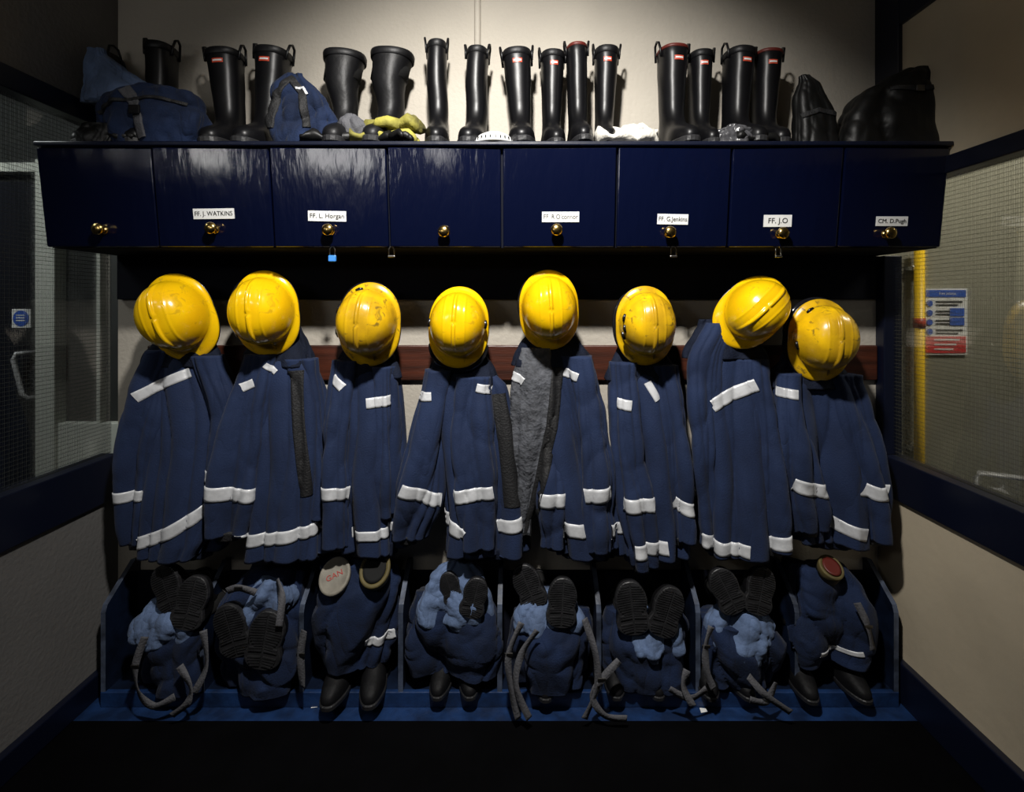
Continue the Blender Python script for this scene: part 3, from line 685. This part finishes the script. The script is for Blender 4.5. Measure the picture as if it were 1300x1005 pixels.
def glove(loc,m,seed,sc_,rz,label,nm='work_glove'):
    rn=random.Random(seed); e=thing(nm,loc,label,'glove'); e.rotation_euler=(0,0,rz); e['_o']=[0,0,0]
    mb=MB(); rows=[]
    for i in range(14):
        t=i/13; x=-.07+.13*t; w=.036+.012*math.sin(t*pi)+(.010 if t<.2 else 0); h=.017+.006*math.sin(t*9+seed)
        rows.append([Vector((x,w*math.cos(a),h+.005+h*math.sin(a)*(1+.25*noise.noise(Vector((x*60,a*2,seed)))))) for a in [2*pi*j/24 for j in range(24)]])
    mb.grid(rows,0,True,True,True); mb.build('glove_palm',m,e)
    for q in range(4):
        y=-.033+.022*q; L=.06+(.012 if q in(1,2) else 0); b=rn.uniform(-.015,.03)
        mb=MB(); mb.tube([(.045,y,.020),(.07,y*1.1,.026),(.07+L*.5,y*1.2+b*.4,.030),(.065+L*.85,y*1.25+b,.018),(.065+L,y*1.25+b,.012)],[.014,.0135,.013,.011,.006],10); mb.build('glove_finger',m,e)
    mb=MB(); mb.tube([(-.02,.035,.018),(.01,.058,.024),(.04,.068,.020),(.055,.066,.014)],[.015,.014,.012,.006],10); mb.build('glove_thumb',m,e)
    e.scale=(sc_,)*2+(sc_*1.25,); return e
def sx(px,d): return (px-CX)*d/F
glove((sx(476,1.77),1.77,zt),'olive',3,1.15,.2,'olive yellow work glove crumpled on the shelf')
glove((sx(508,1.79),1.79,zt+.048),'olive',6,1.1,2.8,'olive yellow work glove resting on another glove')
glove((sx(490,1.735),1.745,zt),'leather',8,.75,-.4,'black leather glove at the shelf edge')
glove((sx(785,1.77),1.765,zt),'whiteglove',2,1.1,.1,'white cotton glove lying flat on the shelf')
glove((sx(808,1.80),1.80,zt+.026),'whiteglove',4,1.05,2.9,'white cotton glove stacked behind another')
glove((sx(408,1.76),1.76,zt),'leather',11,.95,.3,'black glove in front of boots')
glove((sx(950,1.745),1.75,zt),'leather',13,.8,.2,'black glove lying at the shelf edge')
e,c=clothobj('silver_hood','silver grey flash hood crumpled beside gloves','hood',[(146,447,6,.02),(155,448,16,.03),(170,452,22,.035),(py(zt,1.8),452,22,.035)],1.80,1.80,'strap',18,.004,.010)
e=thing('dust_mask',(sx(627,1.74),1.75,zt),'white slotted plastic filter cap on the shelf','mask')
T=Matrix.Translation((sx(627,1.74),1.75,zt))
mb=MB(); mb.lathe([(.068,0),(.070,.008),(.066,.018),(.055,.030),(.036,.040),(.012,.043)],T,0,40); mb.build('mask_shell','white',e)
mb=MB()
for q in range(26):
    a=2*pi*q/26; R=Matrix.Rotation(a,4,'Z'); mb.box((.060,-.002,.008),(.0705,.002,.018),0,T@R)
mb.build('mask_vents','blackplastic',e,smooth=False)
clothobj('polythene_bag','crumpled clear grey polythene bag on the shelf','plastic bag',[(160,930,8,.02),(167,932,20,.035),(py(zt,1.76),932,26,.035)],1.76,1.755,'clearbag',31,.004,.010,25)
e,c=clothobj('leather_pouch','small peaked black leather pouch standing on the shelf','pouch',[(97,1020,5,.015),(108,1026,13,.03),(125,1028,20,.04),(150,1033,25,.05),(py(zt,1.84),1035,27,.05)],1.84,1.84,'leather',41,.004,.006,9)
mb=MB(); c.strip(mb,[(1012,152),(1030,146),(1052,150)],6,.004); mb.build('pouch_strap','black',e)
e,c=clothobj('leather_holdall','slumped black leather holdall sagging over the cabinet end','bag',[(90,1160,12,.03),(100,1154,30,.05),(120,1138,48,.07),(145,1130,58,.08),(168,1126,64,.085),(py(zt,1.84),1122,66,.085)],1.84,1.84,'leather',43,.012,.014,6)
mb=MB(); c.strip(mb,[(1115,120),(1145,124),(1175,118)],6,.005); mb.build('holdall_strap','black',e)
mb=MB(); p=c.proj(1145,124,.010); mb.box(p+Vector((-.014,-.004,-.011)),p+Vector((.014,.004,.011))); mb.build('strap_buckle','darksteel',e,smooth=False,bevel=.003)
# ---------------------------------------------------------------- boot rack
rk=thing('boot_rack',(-.075,1.97,0),'low navy painted wooden boot rack with eight slanted bays','rack')
RX=[-1.55+.36875*i for i in range(9)]
for x in RX:
    mb=MB(); pr=[(2.046,.0),(2.046,.47),(2.02,.475),(1.885,.375),(1.875,.35),(1.875,0)]
    m_=len(pr); vs=[(x-.009,y,z) for y,z in pr]+[(x+.009,y,z) for y,z in pr]
    mb.add(vs,[tuple(range(m_))[::-1],tuple(range(m_,2*m_))]); mb.add(vs,[(k,(k+1)%m_,(k+1)%m_+m_,k+m_) for k in range(m_)],1)
    mb.build('divider',['rack','edge'],rk,smooth=False)
mb=MB(); mb.box((RX[0]-.009,1.88,.035),(RX[-1]+.009,2.046,.055)); mb.build('rack_base','rack',rk,smooth=False,bevel=.003)
mb=MB(); mb.box((RX[0]-.009,1.872,0),(RX[-1]+.009,1.89,.056)); mb.build('kickboard','floor',rk,smooth=False,bevel=.003)
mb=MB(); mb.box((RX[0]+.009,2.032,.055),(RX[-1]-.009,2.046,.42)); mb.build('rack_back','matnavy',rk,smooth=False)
# ---------------------------------------------------------------- trousers bundles
GT='rolled overtrousers in the boot rack'
BAY=[0]
def bundle(label,outer,lin,straps=[],bands=[],seed=0,D=1.86,yc=1.925):
    i=BAY[0]; BAY[0]+=1; xl=(RX[i]+.012,RX[i+1]-.012)
    X=(outer[-1][1]-CX)*D/F; Z=H-(outer[-1][0]-CY)*D/F
    e=thing('firefighter_trousers',(X,yc,max(Z,.056)),label,'trousers',GT)
    o=Cloth(outer,D,yc,seed,.028,.020,6,(2,3,5),84,130,1.1,sharp=.6,wob=3.0,ymax=2.028,xlim=xl,h2=.35)
    mb=MB(); o.mesh(mb)
    for v in mb.v: v.z=max(v.z,.057)
    mb.build('trouser_legs','clothb',e)
    if lin:
        l=Cloth(lin,D,yc-.01,seed+3,.020,.016,9,(3,5,8),64,100,1.0,sharp=.6,wob=2.5,ymax=2.026,xlim=xl,h2=.35); mb=MB(); l.mesh(mb); mb.build('trouser_lining','lining',e)
    for k,st in enumerate(straps):
        pts=[W(x,y,d) for x,y,d in st]; pts=[Vector((p.x,p.y,max(p.z,.006))) for p in pts]
        mb=MB(); mb.ribbon(pts,.024); mb.build('brace_strap','strap',e)
        if k==0:
            p=pts[1]; mb=MB(); mb.box(p+Vector((-.015,-.005,-.006)),p+Vector((.015,.0,.006))); mb.build('brace_buckle','darksteel',e,smooth=False,bevel=.002)
    for path,w in bands:
        mb=MB(); o.strip(mb,path,w,.004); mb.build('reflective_band','reflect',e)
    return e
B='boots stowed in the boot rack'
def sole(px,py_,rz,tilt,y=1.825,s=.86,label='black rubber boot stowed with treaded sole outward'):
    y+=.015
    c=W(px,py_,y); phi=math.radians(-90-tilt)
    sv=(s*1.22,s*.72,s)
    e=boot('short',(0,0,0),(0,0,0),1,label,B)
    R=Matrix.Rotation(math.radians(rz),4,'Y')@Matrix.Rotation(phi,4,'X')
    off=R@Vector((0,-.07*sv[1],0))
    e.matrix_world=Matrix.Translation(c-off)@R@Matrix.Diagonal((*sv,1))
def stand(px,rz=0,y=1.95,s=.95,key='mid',z=.056,label='black rubber boot standing toe outward under rolled trousers'):
    boot(key,(sx(px,y-.12),y,z),(0,0,math.radians(rz)),s,label,B)
bundle('navy rolled trousers with pale lining and long grey braces',
 [(780,222,34,.05,.0),(812,218,44,.075,-.01),(850,216,42,.08),(878,216,38,.07)],
 [(766,212,24,.04,-.02),(785,212,36,.06,-.03),(812,208,36,.06,-.03),(828,208,26,.05)],
 [[(184,808,1.79),(172,845,1.78),(176,878,1.78),(196,896,1.78),(222,884,1.79)],[(228,845,1.79),(242,872,1.78),(238,892,1.775),(218,908,1.78)],[(258,800,1.80),(262,845,1.79),(246,880,1.78)]],seed=101)
sole(210,748,-22,5); sole(240,766,10,10,1.81,.92)
bundle('navy rolled trousers wrapped round two boots with pale lining',
 [(735,338,36,.05,.03),(760,328,52,.075,.02),(810,326,56,.09,.01),(850,326,52,.09),(878,326,44,.08)],
 [(738,342,14,.03,-.02),(752,340,28,.05,-.02),(775,334,34,.06,-.01),(795,324,22,.06,-.01)],
 [[(288,750,1.82),(303,746,1.80),(325,752,1.81)],[(352,735,1.84),(358,760,1.81),(354,795,1.79)]],seed=102)
sole(292,802,-18,2,1.80,.96); sole(335,814,8,4,1.785,1.02)
e=bundle('navy trousers pulled over standing boots with silver band',
 [(722,445,46,.06,.01),(750,448,54,.085),(790,448,50,.09),(825,450,46,.085),(850,450,38,.075)],None,
 [[(386,800,1.80),(382,830,1.80),(384,872,1.81)]],[([(465,814),(482,817),(498,812)],11)],seed=103)
for px,pyy,t,mm in ((425,731,'GAN','cream'),(476,722,None,'ochre')):
    c=W(px,pyy,1.84); T=Matrix.Translation(c)@Matrix.Rotation(math.radians(45),4,'X')
    mb=MB(); S=Matrix.Diagonal((1.0,1.2,1,1)); mb.lathe([(.050,-.04),(.056,0),(.054,.006),(.046,.007),(.044,.003),(.02,.003)],T@S,0,32)
    if t: mb.mesh(textmesh(t,.028),T@Matrix.Translation((0,0,.0045))@Matrix.Rotation(.5,4,'Z'),1)
    else: mb.lathe([(.036,.0035),(.042,.008),(.032,.0078)],T@S,2,24)
    mb.build('boot_liner',[mm,'redink','dark'],e,label='cream boot liner with faint red handwritten lettering' if t else 'dull ochre boot liner')
stand(427,-4,1.965,.94); stand(468,6,1.97,.94)
bundle('bulky navy trousers with pale lining spilling over boots',
 [(765,575,50,.06,.0),(795,575,58,.09,-.01),(825,575,58,.095,-.01),(860,576,50,.08)],
 [(720,582,14,.03,.0),(735,580,32,.05,-.01),(760,578,40,.065,-.02),(785,576,42,.07,-.02),(796,576,38,.06,-.01)],
 [],seed=104)
sole(602,760,14,4,1.80,.72); sole(572,748,-20,6,1.83,.6)
stand(560,-4,1.985,.80); stand(592,6,1.985,.80)
bundle('navy trousers with drooping grey braces on both sides',
 [(785,705,48,.06,-.01),(810,704,54,.09,-.02),(840,702,52,.09,-.01),(872,702,44,.08)],
 [(760,700,26,.04,-.01),(778,698,38,.06,-.02),(796,696,36,.06,-.03),(808,698,28,.05,-.01)],
 [[(662,790,1.79),(646,830,1.77),(648,870,1.765),(658,912,1.77)],[(682,800,1.77),(662,830,1.76),(655,870,1.755),(672,912,1.76)],[(742,785,1.79),(756,830,1.77),(758,872,1.77),(742,912,1.77)]],seed=105)
sole(714,766,4,6,1.80,.86); sole(671,746,-24,8,1.85,.82)
stand(692,0,1.98,.82)
bundle('navy trousers bundle under two upright treaded soles',
 [(785,825,46,.06,.0),(812,826,54,.09,-.01),(845,826,52,.09),(874,822,44,.08)],
 [(775,830,22,.04,-.02),(795,830,36,.06,-.02),(820,828,36,.07,-.03),(836,826,26,.05,-.02)],
 [[(786,838,1.78),(764,862,1.77),(752,884,1.77),(768,908,1.77),(796,912,1.77)],[(872,850,1.79),(868,872,1.78),(880,896,1.77)]],seed=106)
sole(803,773,-6,4,1.80,.94); sole(848,778,20,5,1.80,.9)
stand(786,-6,1.985,.80); stand(830,4,1.985,.80)
bundle('navy trousers with pale lining and crossed grey braces',
 [(795,940,48,.06,-.01),(822,940,54,.085,-.01),(850,938,50,.08),(872,936,40,.07)],
 [(775,945,24,.04,-.02),(792,946,38,.06,-.02),(816,946,40,.07,-.03),(834,945,28,.06,-.02)],
 [[(903,795,1.79),(896,820,1.78),(897,850,1.78),(906,874,1.78)],[(950,858,1.79),(972,882,1.77),(1004,904,1.77)],[(985,866,1.79),(972,890,1.78),(952,888,1.78)],[(850,874,1.79),(876,886,1.78),(897,874,1.79)]],seed=107)
sole(924,751,-26,6,1.82,.84); sole(967,751,16,8,1.82,.84)
stand(905,-6,1.98,.80); stand(942,6,1.98,.80)
e=bundle('navy folded trousers with silver tape and plastic buckle',
 [(730,1045,34,.04,.02),(752,1052,50,.07,.01),(790,1058,54,.09),(825,1060,50,.085),(848,1058,44,.075)],None,
 [[(1088,765,1.81),(1102,795,1.79),(1108,825,1.79)]],[([(1038,826),(1062,830),(1090,826)],6)],seed=108)
c=W(1055,720,1.87); T=Matrix.Translation(c)@Matrix.Rotation(math.radians(35),4,'X')@Matrix.Diagonal((.75,.85,1,1))
mb=MB(); mb.lathe([(.050,-.05),(.056,0),(.054,.006),(.046,.007),(.044,.003),(.02,.003)],T,0,32); mb.lathe([(.036,.003),(.042,.009),(.030,.008)],T,1,24); mb.build('boot_liner',['ochre','redrim'],e,label='dark reddish boot liner')
stand(1027,-4,1.975,.85); stand(1085,6,1.975,.85)
for px,pyy in ((400,896),(893,902)):
    d=1.5*F/(pyy-CY)
    mb=MB(); X=sx(px,d); mb.grid([[Vector((X-.012,d-.01,.001)),Vector((X+.012,d-.008,.003))],[Vector((X-.010,d+.012,.002)),Vector((X+.013,d+.010,.001))]]); o=mb.build('paper_scrap','paper',origin=(X,d,.001)); tag(o,'tiny torn scrap of white paper on blue floor','paper')
# ---------------------------------------------------------------- light
def spot(loc,tgt,power,ang,blend,rad,col=(1,1,1)):
    l=bpy.data.lights.new('spot','SPOT'); l.energy=power; l.spot_size=math.radians(ang); l.spot_blend=blend; l.shadow_soft_size=rad; l.color=col
    o=bpy.data.objects.new('ceiling_spot',l); COL.objects.link(o); o.location=loc
    o.rotation_euler=(Vector(tgt)-Vector(loc)).to_track_quat('-Z','Y').to_euler(); return o
def area(loc,tgt,power,sx_,sy_,col=(1,1,1)):
    l=bpy.data.lights.new('area','AREA'); l.shape='RECTANGLE'; l.size=sx_; l.size_y=sy_; l.energy=power; l.color=col
    o=bpy.data.objects.new('added_area_light',l); COL.objects.link(o); o.location=loc  # area lamps are added for door highlights and side rooms, no fitting
    o.rotation_euler=(Vector(tgt)-Vector(loc)).to_track_quat('-Z','Y').to_euler(); return o
spot((-.10,.52,2.9),(-.02,2.05,1.35),325,102,1,.06,(1,.97,.925))
area((-1.25,-.3,2.1),(-.6,2.0,1.8),2.6,.5,.2,(1,.98,.95))  # added unseen lamp for the broad highlight on the cabinet doors
area((-1.5,.85,2.04),(-.9,1.7,1.95),.30,.16,.12,(1,.98,.95))  # added lamp out of frame, gives the second door its highlight
area((-.5,-.3,2.12),(-.25,1.7,1.95),.45,.12,.10,(1,.98,.95))  # added lamp behind the camera, for the fourth door's streak
area((2.45,1.6,2.8),(2.3,2.6,1.3),30,.5,.3,(1,.96,.86))  # added lamp that brightens the corridor beyond the right glass
area((-2.6,1.4,2.8),(-2.5,2.7,1.2),20,.5,.3,(.95,1,.98))  # added lamp that lifts the room behind the left glass
w=bpy.data.worlds.new('world'); sc.world=w; w.use_nodes=True
w.node_tree.nodes['Background'].inputs[0].default_value=(.5,.55,.7,1); w.node_tree.nodes['Background'].inputs[1].default_value=.01
# camera
cam=bpy.data.cameras.new('camera'); cam.sensor_width=36; cam.sensor_fit='HORIZONTAL'; cam.lens=36*F/1300
cam.shift_x=-(CX-650)/1300; cam.shift_y=-(502.5-CY)/1300; cam.clip_start=.02
co=bpy.data.objects.new('camera',cam); COL.objects.link(co); co.location=(0,0,H); co.rotation_euler=(pi/2,0,0)
sc.camera=co
for o in bpy.data.objects:
    if '_o' in o: del o['_o']
